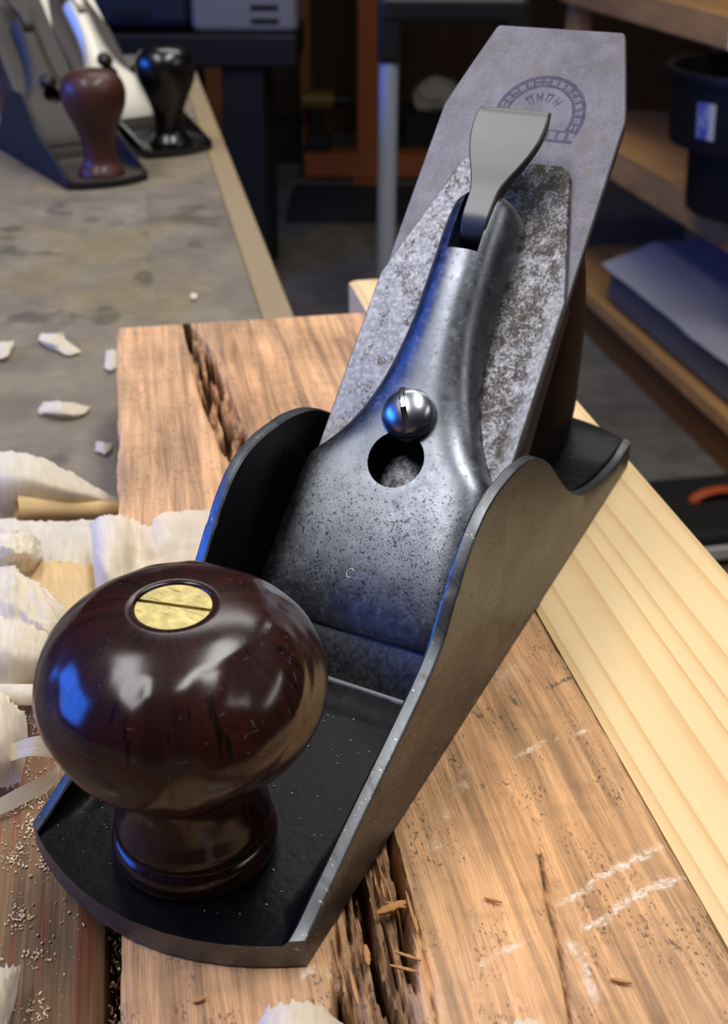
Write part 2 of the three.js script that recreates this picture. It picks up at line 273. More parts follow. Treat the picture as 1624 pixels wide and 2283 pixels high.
function plateGeo(sList, hwL, hwR, nTop, nBot, crease = 0.5) {
  const rows = sList.map((s) => { const l = hwL(s), r = hwR(s), a = nTop(s), b = nBot(s), c = Math.min(0.35, (a - b) * 0.25), row = []; const K = 10;
    for (let k = 0; k <= K; k++) row.push([mix(r - c, -l + c, k / K), s, a]);
    row.push([-l, s, a - c]); row.push([-l, s, b]); row.push([r, s, b]); row.push([r, s, a - c]); return row; });
  return toCreasedNormals(sheet(rows, { ring: true, caps: true, uv: flatXS }), crease);
}
const range = (a, b, n) => Array.from({ length: n + 1 }, (_, i) => mix(a, b, i / n));
const bladeHW = (s) => (s < 164 ? 25.7 : s < 189.3 ? mix(25.7, 18.6, Math.pow((s - 164) / 25.3, 1.05)) : 18.6 - 0.9 * ((s - 189.3) / 1.2) ** 2);
function bladeGeo() { return ironGeo(plateGeo([1.5, ...range(4, 160, 20), ...range(164, 189.3, 12), 189.7, 190.1, 190.5], bladeHW, bladeHW, () => 0, () => -2.1)); }
const capN = smoothTab([[2, 0.35], [4, 1.2], [8, 3.4], [12, 5.2], [16, 6.2], [21, 6.4], [28, 5.2], [36, 3.2], [44, 2.2], [60, 1.9], [150, 1.9]]);
const capL = (s) => (s < 110 ? 25.6 : s < 144.5 ? mix(25.6, 14.6, (s - 110) / 34.5) : 14.6 - 2.6 * ((s - 144.5) / 3) ** 2);
const capR = (s) => (s < 110 ? 25.6 : s < 144.5 ? mix(25.6, 16.8, (s - 110) / 34.5) : 16.8 - 2.8 * ((s - 144.5) / 3) ** 2);
function capIronGeo() { return ironGeo(plateGeo([2, 3, 4, 6, ...range(8, 46, 24), ...range(52, 106, 6), 110, ...range(116, 144.5, 6), 145.5, 146.5, 147.1, 147.5], capL, capR, capN, (s) => Math.max(capN(s) - 1.9, 0.02), 0.6)); }
const lcHW = smoothTab([[15.5, 25.4], [30, 25.8], [45, 26], [55, 25.8], [57.5, 24.6], [60, 22.6], [63, 20.4], [67, 17.9], [72, 15.5], [80, 12.9], [89, 11.2], [97, 10.3], [110, 10], [122, 9.9], [128, 9.4], [130.5, 8], [131.6, 5.6]]);
const lcTop = smoothTab([[15.5, 7.4], [18, 8.4], [24, 9.9], [32, 10.7], [42, 11], [55, 10.9], [66, 11.2], [78, 12.2], [92, 13.6], [108, 15], [120, 15.6], [127, 15.4], [130.5, 14], [131.6, 12]]);
const lcBot = smoothTab([[15.5, 6.3], [21, 6.5], [30, 5.2], [40, 3.5], [48, 2.6], [140, 2.6]]);
const lcPow = smoothTab([[15, 9], [48, 9], [56, 6], [64, 3.6], [74, 2.7], [90, 2.5], [140, 2.8]]);
let leverCapCache = null;
function leverCapGeo() {
  if (leverCapCache) return leverCapCache.clone();
  const rows = [], K = 40;
  for (const s of [...range(15.5, 20, 6), ...range(21.5, 54, 18), ...range(55, 70, 16), ...range(72, 127, 26), 128.4, 129.6, 130.5, 131.1, 131.6]) {
    const hw = lcHW(s), t0 = lcTop(s), b0 = lcBot(s), p = lcPow(s), row = [];
    for (let k = 0; k <= K; k++) { const q = 1 - 2 * k / K, t = Math.sin(q * Math.PI / 2), a = Math.abs(t); row.push([t * hw, s, b0 + Math.max(0.15, (t0 - b0) * Math.pow(Math.max(0, 1 - Math.pow(a, p)), 1 / 2))]); }
    for (let k = 1; k < 8; k++) row.push([mix(-hw, hw, k / 8), s, b0]);
    rows.push(row);
  }
  let g = sheet(rows, { ring: true, caps: true, uv: flatXS });
  const ev = new Evaluator(); ev.attributes = ['position', 'normal', 'uv']; ev.useGroups = false;
  let B = new Brush(g); B.updateMatrixWorld();
  const cut = (geo) => { const C = new Brush(geo); C.updateMatrixWorld(); const out = ev.evaluate(B, C, SUBTRACTION); B = new Brush(out.geometry); B.updateMatrixWorld(); };
  cut(new THREE.CylinderGeometry(7.2, 7.2, 30, 48).rotateX(Math.PI / 2).translate(0, 58.2, 10));
  cut(box(-3.6, 3.6, 58, 72, 1, 25));
  cut(box(-4.1, 4.1, 113.6, 140, 6.2, 25));
  leverCapCache = ironGeo(B.geometry);
  return leverCapCache.clone();
}
const lvHW = smoothTab([[116, 3.3], [123, 3.5], [129, 3.7], [132, 4.4], [135, 5.5], [139, 7.2], [143, 8.6], [147, 9.5], [151, 9.7], [155, 9.4]]);
const lvTop = smoothTab([[116.6, 9.5], [117.2, 12.2], [118.6, 14.2], [120.6, 15.6], [123, 16.4], [130, 16.2], [138, 15.3], [146, 14.9], [153.4, 14.9], [155, 13.9]]);
const lvBot = smoothTab([[116.6, 8.5], [118.5, 8.2], [126, 9.5], [131, 12.5], [138, 12.6], [150, 12.4], [155, 12.9]]);
function leverGeo() { return ironGeo(plateGeo([...range(116.6, 121, 12), ...range(122, 134, 10), ...range(135, 151, 12), 152.4, 153.4, 154.2, 154.7, 155], lvHW, lvHW, lvTop, lvBot, 0.7).translate(1.0, 0, 0)); }
function capScrewGeo() {
  const prof = []; for (let k = 0; k <= 14; k++) { const a = k / 14 * Math.PI / 2; prof.push(new THREE.Vector2(6.7 * Math.sin(a), 4.6 * Math.cos(a) + 1.6)); } prof.push(new THREE.Vector2(6.7, 0.2), new THREE.Vector2(5.6, 0), new THREE.Vector2(0, 0));
  const g = new THREE.LatheGeometry(prof.reverse(), 48).rotateX(Math.PI / 2);
  const ev = new Evaluator(); ev.attributes = ['position', 'normal', 'uv']; ev.useGroups = false;
  const B = new Brush(g), C = new Brush(new THREE.BoxGeometry(1.45, 30, 5).translate(0, 0, 6.2).rotateZ(0.49)); B.updateMatrixWorld(); C.updateMatrixWorld();
  return ironGeo(ev.evaluate(B, C, SUBTRACTION).geometry.translate(0, 69.5, 11.1));
}
const KZ = 36.7;
const lowKnob = [[0.01, 5.7], [15.2, 5.7], [15.9, 6.4], [16.2, 8], [16.1, 9.6], [15.6, 10.9], [14.9, 11.5], [14.75, 11.9], [14.9, 12.3], [15.2, 13], [15.1, 14.3], [14.4, 16], [13.6, 18], [13, 20.5], [12.8, 23], [13.2, 25.4], [14.4, 27.6], [16.6, 29.8], [19.4, 32.2], [22, 35], [24.2, 38.2], [25.6, 41.8], [26.1, 45.5], [25.7, 49.2], [24.5, 52.6], [22.4, 55.7], [19.6, 58.3], [16.4, 60.2], [12.8, 61.5], [9.6, 62.1], [7.3, 62.3], [6.9, 62.0], [6.8, 60], [6.7, 57.6], [0.01, 57.5]];
const tallKnob = [[0.01, 5.7], [16, 5.7], [17, 8], [15.5, 11], [12.8, 15], [11.8, 20], [11.9, 27], [13.2, 34], [16, 41], [19.4, 48], [22.2, 55], [23.4, 62], [22.8, 68], [20.2, 73.5], [15.5, 77.5], [9, 79.4], [0.01, 80]];
function knobGeo(profile, lumps) {
  const c = new THREE.SplineCurve(profile.map(([r, y]) => new THREE.Vector2(r, y)));
  const pts = lumps ? profile.map(([r, y]) => new THREE.Vector2(r, y)) : c.getPoints(50).map((p) => new THREE.Vector2(Math.max(0.01, p.x), p.y));
  let P2 = pts; if (lumps) { P2 = []; for (let i = 0; i < pts.length - 1; i++) { const p0 = pts[Math.max(0, i - 1)], p1 = pts[i], p2 = pts[i + 1], p3 = pts[Math.min(pts.length - 1, i + 2)], smooth = i > 12 && i < 29, N = smooth ? 5 : 2; for (let k = 0; k < N; k++) { const t = k / N; if (!smooth) P2.push(p1.clone().lerp(p2, t)); else { const cr = (a, b, c2, d) => 0.5 * (2 * b + (c2 - a) * t + (2 * a - 5 * b + 4 * c2 - d) * t * t + (3 * b - a - 3 * c2 + d) * t * t * t); P2.push(new THREE.Vector2(cr(p0.x, p1.x, p2.x, p3.x), cr(p0.y, p1.y, p2.y, p3.y))); } } } P2.push(pts[pts.length - 1]); }
  const g = new THREE.LatheGeometry(P2, 128);
  if (lumps) { const p = g.attributes.position, q = V(); g.computeVertexNormals(); const nn = g.attributes.normal; for (let i = 0; i < p.count; i++) { q.fromBufferAttribute(p, i); const a = Math.atan2(q.z, q.x), ca = Math.cos(a), sa = Math.sin(a), y = q.y; const f = y > 27 && y < 60 ? sstep(27, 34, y) * (1 - sstep(58, 61.5, y)) : 0; const d = f * (1.1 * (vn(ca * 2.2 + 5, sa * 2.2 + y * 0.11) - 0.5) + 0.35 * (vn(ca * 7 + 15, sa * 7 + y * 0.33) - 0.5)); p.setXYZ(i, q.x + nn.getX(i) * d, q.y + nn.getY(i) * d, q.z + nn.getZ(i) * d); } g.computeVertexNormals(); }
  return mm(toCreasedNormals(g.translate(0, 0, -KZ), 0.9));
}
function toteGeo() {
  // outline centre, half depth and half thickness going up the grip
  const tab = { f: smoothTab([[6, 190], [12, 193], [18, 200], [26, 206], [38, 207], [52, 208], [66, 206], [80, 202], [92, 200], [100, 203]]), b: smoothTab([[6, 254], [10, 257], [18, 259], [30, 258], [42, 256], [56, 252], [68, 247], [80, 240], [92, 233], [98, 226], [100, 214]]), w: smoothTab([[6, 12], [14, 12.5], [24, 12.2], [40, 12.8], [60, 13], [80, 12.2], [92, 10.5], [98, 7], [100, 3]]) };
  const rows = []; for (const y of [...range(6, 90, 34), ...range(92, 100, 8)]) { const a = tab.f(y), b = tab.b(y), w = tab.w(y), row = []; for (let k = 0; k < 40; k++) { const q = k / 40 * Math.PI * 2, c = Math.cos(q), s = Math.sin(q), sg = (t) => Math.sign(t) * Math.pow(Math.abs(t), 0.8); row.push([w * sg(s), y, -((a + b) / 2 + (b - a) / 2 * sg(c))]); } rows.push(row); }
  return mm(toCreasedNormals(sheet(rows, { ring: true, caps: true }), 0.9));
}
function frogGeo() {
  const sh = new THREE.Shape(); const q = (s, n) => [Z0 + (s - n) * K7, (s + n) * K7];
  const pts = [q(9.5, -2.3), q(112, -2.3), q(112, -7), q(70, -11), [142, 26], [138, 7], [101, 7]]; pts.forEach(([z, y], i) => (i ? sh.lineTo(-z, y) : sh.moveTo(-z, y)));
  const g = new THREE.ExtrudeGeometry(sh, { depth: 49, bevelEnabled: true, bevelThickness: 0.6, bevelSize: 0.5, bevelSegments: 2, steps: 1 });
  return mm(toCreasedNormals(g.translate(0, 0, -24.5).rotateY(Math.PI / 2).rotateY(Math.PI).scale(1, 1, 1), 0.5));
}
// frog is extruded along X: shape x is -Z
function frogGeoX() { const g = frogGeo(); return g; }
// ----- finishes of the hand plane
const steelN = (x, y) => fbm(x, y, 4);
const leverCapMap = tex(1024, 2048, (x, y) => {
  const X = x * 64 - 32, s = y * 200, n = steelN(X * 0.25, s * 0.25), fine = fbm(X * 3, s * 3, 2); let r = 130, g = 134, b = 141;
  const k = 0.86 + 0.2 * n + 0.1 * (fine - 0.5);
  const low = sstep(62, 44, s) * sstep(17, 26, s), dens = low * (0.7 + 0.6 * fbm(X * 0.12 + 4, s * 0.12, 2) - 0.25);
  const p1 = fbm(X * 2.0, s * 2.0, 2), p2 = fbm(X * 4.6 + 9, s * 4.6, 2); let pit = Math.max(sstep(0.76 - 0.13 * dens, 0.90 - 0.13 * dens, p1), 0.75 * sstep(0.74 - 0.15 * dens, 0.92 - 0.15 * dens, p2)) * (0.25 + 0.75 * low);
  r *= k; g *= k; b *= k; pit *= 0.72; return [mix(r, 46, pit), mix(g, 42, pit), mix(b, 42, pit)];
});
const leverCapRough = tex(512, 1024, (x, y) => { const X = x * 64 - 32, s = y * 200; return 0.3 + 0.14 * fbm(X * 0.5, s * 0.5, 3) + 0.1 * sstep(0.62, 0.75, fbm(X * 1.15, s * 1.15, 3)); }, false);
const patinaMap = tex(1024, 2048, (x, y) => {
  const X = x * 64 - 32, s = y * 200, n1 = fbm(X * 0.4, s * 0.35, 3), n2 = fbm(X * 2.0 + 7, s * 1.8, 4), n3 = fbm(X * 4.2, s * 3.8 + 5, 3);
  const right = sstep(-4, 6, X) * sstep(30, 50, s), up = sstep(118, 135, s);
  const m = clamp((0.75 * n1 + 0.85 * n2 + 0.55 * n3 - 1.02 + 0.16 * right + 0.05 * up - 0.1 * sstep(-6, -14, X)) * 2.6) * (s < 24 ? 0.5 : 1), edge = sstep(20.5, 24.5, Math.abs(X)) * 0.75;
  const q = clamp(m - edge); const k = 0.9 + 0.18 * n3;
  return [mix(132, 70, q) * k, mix(133, 66, q) * k, mix(139, 64, q) * k];
});
const patinaRough = tex(512, 1024, (x, y) => { const X = x * 64 - 32, s = y * 200; return 0.36 + 0.3 * fbm(X * 1.4 + 7, s * 1.2, 4); }, false);
const bladeMap = tex(1024, 2048, (x, y) => {
  const X = x * 64 - 32, s = y * 200, n = fbm(X * 0.2, s * 0.2, 4), f = fbm(X * 2.2, s * 2.2, 3); let k = 0.84 + 0.2 * n + 0.16 * (f - 0.5), r = 104 * k, g = 102 * k, b = 110 * k;
  const tn = sstep(0.58, 0.72, fbm(X * 0.3 + 30, s * 0.25, 3)) * 0.3; r = mix(r, 92, tn); g = mix(g, 86, tn); b = mix(b, 80, tn);
  // worn stamped emblem: an arched band with light lettering on a dark ground, closed by a straight band below
  const dx = X - 2.2, dy = s - 163, rad = Math.hypot(dx, dy), an = Math.atan2(dy, dx) * 180 / Math.PI; let ink = 0;
  const wob = 0.25 * (fbm(X * 1.5, s * 1.5, 2) - 0.5), blk = (a, n2) => { const q = a * n2, fr = q - Math.floor(q), id = Math.floor(q); return [fr, id]; };
  if ((an > -36 || an < -170) && rad > 9.0 + wob && rad < 12.7 + wob) { const [fr, id] = blk((an + 200) / 360, 30); const lw = 0.42 + 0.2 * hsh(id, 3), on = Math.abs(fr - 0.5) < lw * 0.6 && rad > 9.8 && rad < 11.6 && !(hsh(id, 5) > 0.6 && Math.abs(rad - 10.7 - 0.4 * (hsh(id, 8) - 0.5)) < 0.3) && !(hsh(id, 9) > 0.5 && Math.abs(fr - 0.5) < 0.08 && rad < 10.9); ink = on ? 0.12 : 0.8; }
  if (dy < -3.6 && dy > -7.4 && dx > -11.5 && dx < 11.3) { const [fr, id] = blk((dx + 12) / 24, 9), on = Math.abs(fr - 0.5) < 0.33 && dy < -4.2 && dy > -6.6; ink = on ? 0.1 : 0.75; }
  if (rad > 4.6 && rad < 7.4 && an > 38 && an < 142) { const [fr, id] = blk((an - 38) / 104, 4); if (Math.abs(fr - 0.5) < 0.34 && (Math.abs(Math.abs(fr - 0.5) - 0.22) < 0.09 || Math.abs(rad - (id % 2 ? 7 : 6)) < 0.35)) ink = 0.7; }
  ink *= 0.55 + 0.4 * fbm(X * 1.2 + 3, s * 1.2, 2);
  return [mix(r, 48, ink), mix(g, 46, ink), mix(b, 66, ink)];
});
const sideMap = tex(1024, 1024, (x, y) => {
  const X = x * 120, Y = y * 120, n = fbm(X * 0.06, Y * 0.12, 4), br = fbm(X * 0.12 + 6, Y * 2.2, 3), k = 0.8 + 0.3 * n + 0.12 * (br - 0.5); let r = 106 * k, g = 109 * k, b = 112 * k;
  const dust = sstep(0.80, 0.86, fbm(X * 2.4, Y * 2.4, 2)), st = sstep(0.7, 0.8, fbm(X * 0.35, Y * 0.5 + 40, 3)) * 0.35;
  r = mix(r, 70, st); g = mix(g, 62, st); b = mix(b, 54, st);
  return [mix(r, 190, dust), mix(g, 180, dust), mix(b, 160, dust)];
});
const japanMap = tex(512, 512, (x, y) => { const n = fbm(x * 24, y * 24, 4), w = sstep(0.62, 0.8, fbm(x * 7 + 3, y * 7, 4)); const k = 0.7 + 0.5 * n; return [mix(9, 30, w * 0.5) * k, mix(9, 28, w * 0.5) * k, mix(12, 26, w * 0.5) * k]; });
const japanBump = tex(512, 512, (x, y) => fbm(x * 40, y * 40, 4), false);
const knobMap = tex(1024, 1024, (x, y) => {
  const g1 = fbm(x * 90, y * 7, 4), g2 = fbm(x * 22 + 4, y * 3, 3), k = 0.45 + 0.65 * g1 + 0.5 * g2; let r = 38 * k, g = 15 * k, b = 11 * k;
  const pore = sstep(0.66, 0.76, fbm(x * 170, y * 12 + 3, 3)); r *= 1 - 0.6 * pore; g *= 1 - 0.6 * pore; b *= 1 - 0.5 * pore; return [r, g, b];
});
{ // small pale nicks on the top of the knob
  const d = knobMap.image.data, W = 1024; let s2 = 99; const q = () => { s2 = (s2 * 1664525 + 1013904223) >>> 0; return s2 / 4294967296; };
  for (let k = 0; k < 190; k++) { const x0 = q() * W, y0 = (0.6 + 0.27 * q()) * W, a = q() * 6.28, len = 2 + 11 * q() * q(); for (let t = 0; t < len; t += 0.5) { const x = Math.floor(x0 + Math.cos(a) * t + W) % W, y = Math.floor(y0 + Math.sin(a) * t * 1.6); if (y >= W || y < 0) continue; const i = (y * W + x) * 4, z = 0.3 + 0.5 * q(); d[i] = mix(d[i], 120, z); d[i + 1] = mix(d[i + 1], 128, z); d[i + 2] = mix(d[i + 2], 138, z); } }
}
const knobBump = tex(1024, 1024, (x, y) => 0.5 * fbm(x * 60, y * 40, 4) + 0.5 * fbm(x * 18, y * 14, 3) - 0.5 * sstep(0.74, 0.8, fbm(x * 45 + 9, y * 30, 2)), false);
M.leverCap = mat('#ffffff', 1, 1, { map: leverCapMap, roughnessMap: leverCapRough, bumpMap: leverCapMap, bumpScale: 0.00006 });
M.patina = mat('#ffffff', 1, 1, { map: patinaMap, roughnessMap: patinaRough });
M.blade = mat('#ffffff', 0.5, 1, { map: bladeMap, bumpMap: bladeMap, bumpScale: 0.00008 });
M.side = mat('#ffffff', 0.46, 1, { map: sideMap });
M.japan = mat('#ffffff', 0.38, 0, { map: japanMap, bumpMap: japanBump, bumpScale: 0.0001, specularIntensity: 0.28 });
M.lever = mat('#686867', 0.48, 1); M.screwSteel = mat('#a9adb3', 0.3, 1);
M.knob = mat('#ffffff', 0.55, 0, { map: knobMap, bumpMap: knobBump, bumpScale: 0.00022, specularIntensity: 0.12, clearcoat: 0.8, clearcoatRoughness: 0.19 });
M.tote = mat('#120806', 0.45, 0, { specularIntensity: 0.5 });
M.brass = mat('#ffffff', 0.42, 1, { map: tex(256, 256, (x, y) => { const n = fbm(x * 9, y * 9, 4), s = sstep(0.7, 0.8, fbm(x * 40, y * 6, 3)), k = 0.8 + 0.3 * n; return [mix(232, 140, s * 0.6) * k, mix(214, 118, s * 0.6) * k, mix(146, 70, s * 0.6) * k]; }) });
M.frog = mat('#141416', 0.45, 0.2);
const slotDir = Math.atan2(3.3, 13.2);
function brassScrewGeo() {
  const g = new THREE.CylinderGeometry(6.65, 6.65, 4, 48).translate(0, -1.4, 0); const ev = new Evaluator(); ev.attributes = ['position', 'normal', 'uv']; ev.useGroups = false;
  const B = new Brush(g), C = new Brush(new THREE.BoxGeometry(16, 6, 0.9).translate(0, 1.2, -0.4).rotateY(slotDir)); B.updateMatrixWorld(); C.updateMatrixWorld();
  return mm(ev.evaluate(B, C, SUBTRACTION).geometry.translate(0, 61.3, -KZ));
}
M.grime = mat('#3a322a', 0.9); M.lipSteel = mat('#77777a', 0.5, 1);
function lipGeo() { const rows = []; for (let i = 0; i <= 40; i++) { const X = mix(-27.4, 27.4, i / 40), up = 3.2 * sstep(23.5, 27.4, Math.abs(X)), w = 0.9 + 0.35 * vn(i * 0.6, 4); rows.push([[X, 7.2 + up, -(91.3 - w * 1.3)], [X, 7.95 + up, -(91.2 - w * 0.7)], [X, 8.05 + up, -91.3], [X, 7.0 + up, -91.6]]); } return mm(toCreasedNormals(sheet(rows, { ring: true, caps: true }), 0.6)); }
const geoCache = {};
const G = (k, f) => geoCache[k] || (geoCache[k] = f());
function handPlane(pos, turn, mats, tall, scale = 1) {
  const g = group('hand_plane', pos, turn); g.scale.setScalar(scale);
  const [outer, inner] = G('body', bodyGeos);
  mesh('casting', outer, mats.side, g); mesh('bed', inner, mats.bed, g, mats.bedLabel);
  mesh('frog', G('frog', frogGeoX), M.frog, g);
  mesh('blade', G('blade', bladeGeo), mats.blade, g); mesh('cap_iron', G('cap', capIronGeo), mats.cap, g);
  mesh('lever_cap', G('levercap', leverCapGeo), mats.leverCap, g);
  mesh('lever', G('lever', leverGeo), mats.lever, g); const cs = mesh('cap_screw', G('capscrew', capScrewGeo), mats.screw, g, 'round steel screw with a slot');
  if (!tall) { mesh('slot_grime', G('grime', () => ironGeo(new THREE.BoxGeometry(1.4, 12.2, 1.4).translate(0, 0, 3.6).rotateZ(0.49).translate(0, 69.5, 11.1))), M.grime, cs, 'brown grime in the screw slot'); mesh('mouth_lip', G('lip', lipGeo), M.lipSteel, g, 'bare worn edge in front of the mouth'); }
  const k = mesh('knob', G(tall ? 'tall' : 'low', () => knobGeo(tall ? tallKnob : lowKnob, !tall)), mats.knob, g);
  if (!tall) mesh('knob_screw', G('kscrew', brassScrewGeo), M.brass, k, 'slotted brass screw');
  mesh('handle', G('tote', toteGeo), mats.tote, g);
  return g;
}
const hp = handPlane([-0.049234, 0.0003, -0.123606], -0.464, { side: M.side, bed: M.japan, bedLabel: 'black lacquered inside of the casting', blade: M.blade, cap: M.patina, leverCap: M.leverCap, lever: M.lever, screw: M.screwSteel, knob: M.knob, tote: M.tote }, false);
tag(hp, 'old steel hand plane with a dark turned knob and brass screw, resting on the boards', 'hand plane');

// two more planes on the bench behind
M.greySide = mat('#131212', 0.6, 0.2); M.greyBed = mat('#3d342e', 0.8, 0); M.greyBlade = mat('#393431', 0.6, 0.3); M.redKnob = mat('#3f140a', 0.55, 0, { clearcoat: 0.2 });
M.blackGloss = mat('#060607', 0.3, 0, { clearcoat: 0.3, clearcoatRoughness: 0.1 }); M.cream = mat('#c9c4b6', 0.42, 0.35);
const b1 = at(252, 418, BENCH_Y), b2 = at(412, 347, BENCH_Y);
const onBench = (p, psi, sc) => { const c = Math.cos(psi), s = Math.sin(psi); return [(p[0] - 17 * sc * s) / 1000, BENCH_Y / 1000 + 0.0002, (p[2] + 17 * sc * c) / 1000]; };
const hp2 = handPlane(onBench(b1, -0.583, 1.06), 0.583, { side: M.greySide, bed: M.greyBed, blade: M.greyBlade, cap: M.greyBlade, leverCap: M.greyBlade, lever: M.greyBlade, screw: M.frog, knob: M.redKnob, tote: M.redKnob }, true, 1.06);
tag(hp2, 'grey hand plane with a tall reddish-brown knob on the workbench', 'hand plane');
const hp3 = handPlane(onBench(b2, -0.7, 1.1), 0.7, { side: M.blackGloss, bed: M.blackGloss, blade: M.cream, cap: M.greyBlade, leverCap: M.cream, lever: M.cream, screw: M.frog, knob: M.blackGloss, tote: M.blackGloss }, true, 1.1);
tag(hp3, 'black hand plane with a tall glossy black knob and bright lever cap', 'hand plane');


// ---------------------------------------------------------------- wood shavings, splinters and sawdust
const shavingMap = tex(512, 512, (x, y) => { const g = fbm(x * 50, y * 4, 3), b = fbm(x * 5, y * 5, 3), k = 0.9 + 0.12 * g + 0.1 * (b - 0.5); return [245 * k, 232 * k, 204 * k]; });
M.shaving = mat('#ffffff', 0.8, 0, { map: shavingMap, transmission: 0.35, thickness: 0 });
M.shavingTan = mat('#fae3ba', 0.8, 0, { map: shavingMap, transmission: 0.3, thickness: 0 });
const cr4 = (a, b, c, d, t) => 0.5 * (2 * b + (c - a) * t + (2 * a - 5 * b + 4 * c - d) * t * t + (3 * b - a - 3 * c + d) * t * t * t);
function gridSurface(grid, nu, nv, wr = 1, sd = 0, frayed = 0.6) {   // smooth sheet through rows of points (mm), with wrinkles and torn edges
  const R0 = grid.length, C0 = grid[0].length, row = (i) => grid[clamp(i, 0, R0 - 1)], rows = [];
  for (let i = 0; i <= nv; i++) { const y = i / nv * (R0 - 1), iy = Math.min(R0 - 2, Math.floor(y)), ty = y - iy, out = [];
    for (let j = 0; j <= nu; j++) { let x = j / nu * (C0 - 1); const ed = frayed * (vn(j * 0.9 + sd, 3) - 0.5); const ix = Math.min(C0 - 2, Math.floor(x)), tx = x - ix, p = [];
      for (let k = 0; k < 3; k++) { const c = (r) => cr4(row(r)[clamp(ix - 1, 0, C0 - 1)][k], row(r)[ix][k], row(r)[ix + 1][k], row(r)[clamp(ix + 2, 0, C0 - 1)][k], tx); p.push(cr4(c(iy - 1), c(iy), c(iy + 1), c(iy + 2), ty)); }
      const X = j / nu * 5 + sd, Y = i / nv * 5 + sd * 1.7, e = (i === 0 || i === nv) ? 1 : 0;
      p[0] += wr * 0.5 * (fbm(X * 1.3, Y * 1.3, 2) - 0.5) + e * 1.6 * ed; p[1] += wr * 1.8 * (fbm(X * 1.6 + 9, Y * 1.7, 3) - 0.5); p[2] += wr * 0.5 * (fbm(X * 1.2 + 30, Y * 1.2, 2) - 0.5) + e * 2.2 * (vn(j * 1.3 + sd, 8) - 0.5) * (frayed > 0 ? 1 : 0);
      out.push(p); }
    rows.push(out); }
  return mm(sheet(rows));
}
const px = (g) => g.map((r) => r.map(([a, b, h]) => at(a, b, h)));
const SH = 'thin wood shavings piled left of the hand plane';
function shaving(grid, label, wr = 1, sd = 1, m = M.shaving, nu = 44, nv = 26, fr = 0.6, group2 = SH) { return tag(mesh('wood_shaving', gridSurface(px(grid), nu, nv, wr, sd, fr), m), label, 'wood shaving', group2); }
// each row of a grid reads [pixel x, pixel y, height in mm]
shaving([[[-90, 1010, -22], [0, 1006, -16], [70, 1014, -15], [150, 1048, -18], [220, 1090, -24], [290, 1130, -33]], [[-90, 1060, -16], [0, 1058, -10], [70, 1066, -10], [150, 1090, -15], [220, 1112, -23], [280, 1140, -34]], [[-90, 1150, -28], [0, 1150, -26], [70, 1148, -26], [150, 1148, -28], [220, 1148, -32], [270, 1156, -38]]], 'broad white shaving arched behind the rolled tan shaving', 0.35, 2, M.shaving, 44, 26, 0.2);
{ // rolled shaving
  const a = at(38, 1138, -20), b = at(296, 1138, -30), A = V(...a), B = V(...b), dir = B.clone().sub(A).normalize(), sd = V(0, 1, 0).cross(dir).normalize(), up = dir.clone().cross(sd), rows = [];
  for (let i = 0; i <= 24; i++) { const c = A.clone().lerp(B, i / 24), r0 = mix(5.2, 2.8, i / 24), row = []; for (let k = 0; k <= 44; k++) { const q = k / 44 * Math.PI * 4.2, r = r0 * (1 - 0.34 * k / 44); row.push(c.clone().addScaledVector(sd, r * Math.cos(q)).addScaledVector(up, r * Math.sin(q)).addScaledVector(dir, 1.5 * (vn(k * 0.5, i === 0 ? 1 : 2) - 0.5)).toArray()); } rows.push(row); }
  tag(mesh('wood_shaving', mm(sheet(rows)), M.shavingTan), 'tan shaving rolled up into a narrow tube', 'wood shaving', SH);
}
shaving([[[-90, 1150, -24], [30, 1158, -20], [130, 1162, -18], [230, 1158, -20], [320, 1165, -26]], [[-90, 1200, -17], [30, 1204, -13], [130, 1208, -12], [230, 1206, -14], [320, 1210, -20]], [[-90, 1290, -20], [30, 1290, -16], [130, 1290, -14], [230, 1290, -16], [320, 1290, -22]]], 'wide greyish white shaving spread in front of the rolled tan shaving', 0.45, 5, M.shaving, 40, 24, 0.2);
shaving([[[200, 1170, -6], [222, 1152, 1], [262, 1146, 4], [300, 1158, 3], [335, 1172, 3], [368, 1144, 6], [520, 1130, 4]], [[205, 1215, 0], [228, 1205, 8], [270, 1205, 9], [305, 1222, 3], [345, 1215, 6], [400, 1200, 6], [510, 1190, 4]], [[208, 1262, 0], [232, 1268, 8], [275, 1275, 6], [310, 1270, 3], [350, 1262, 4], [400, 1255, 4], [500, 1250, 3]], [[216, 1340, -4], [245, 1345, 1], [290, 1345, 3], [330, 1335, 3], [370, 1325, 3], [420, 1320, 2], [490, 1310, 2]]], 'crumpled bright white shaving between the knob and the old board', 0.7, 8, M.shaving, 64, 44, 0.7);
shaving([[[40, 1252, -8], [110, 1250, -3], [170, 1254, -4], [240, 1270, -9]], [[40, 1320, -6], [120, 1322, -4], [190, 1326, -4], [260, 1335, -8]], [[40, 1430, -2], [130, 1430, 1], [210, 1425, 0], [280, 1420, -6]]], 'smooth cream shaving dished beside the knob', 0.3, 11, M.shavingTan, 36, 24, 0.2);
shaving([[[-70, 1195, -9], [0, 1184, -2], [50, 1186, -1], [92, 1205, -7]], [[-70, 1225, 0], [0, 1222, 5], [50, 1228, 5], [96, 1238, -3]], [[-70, 1275, -7], [0, 1276, -3], [50, 1274, -3], [92, 1272, -9]]], 'small ruffled lump of shaving at the edge of the pile', 2.4, 14, M.shaving, 70, 36, 1.2);
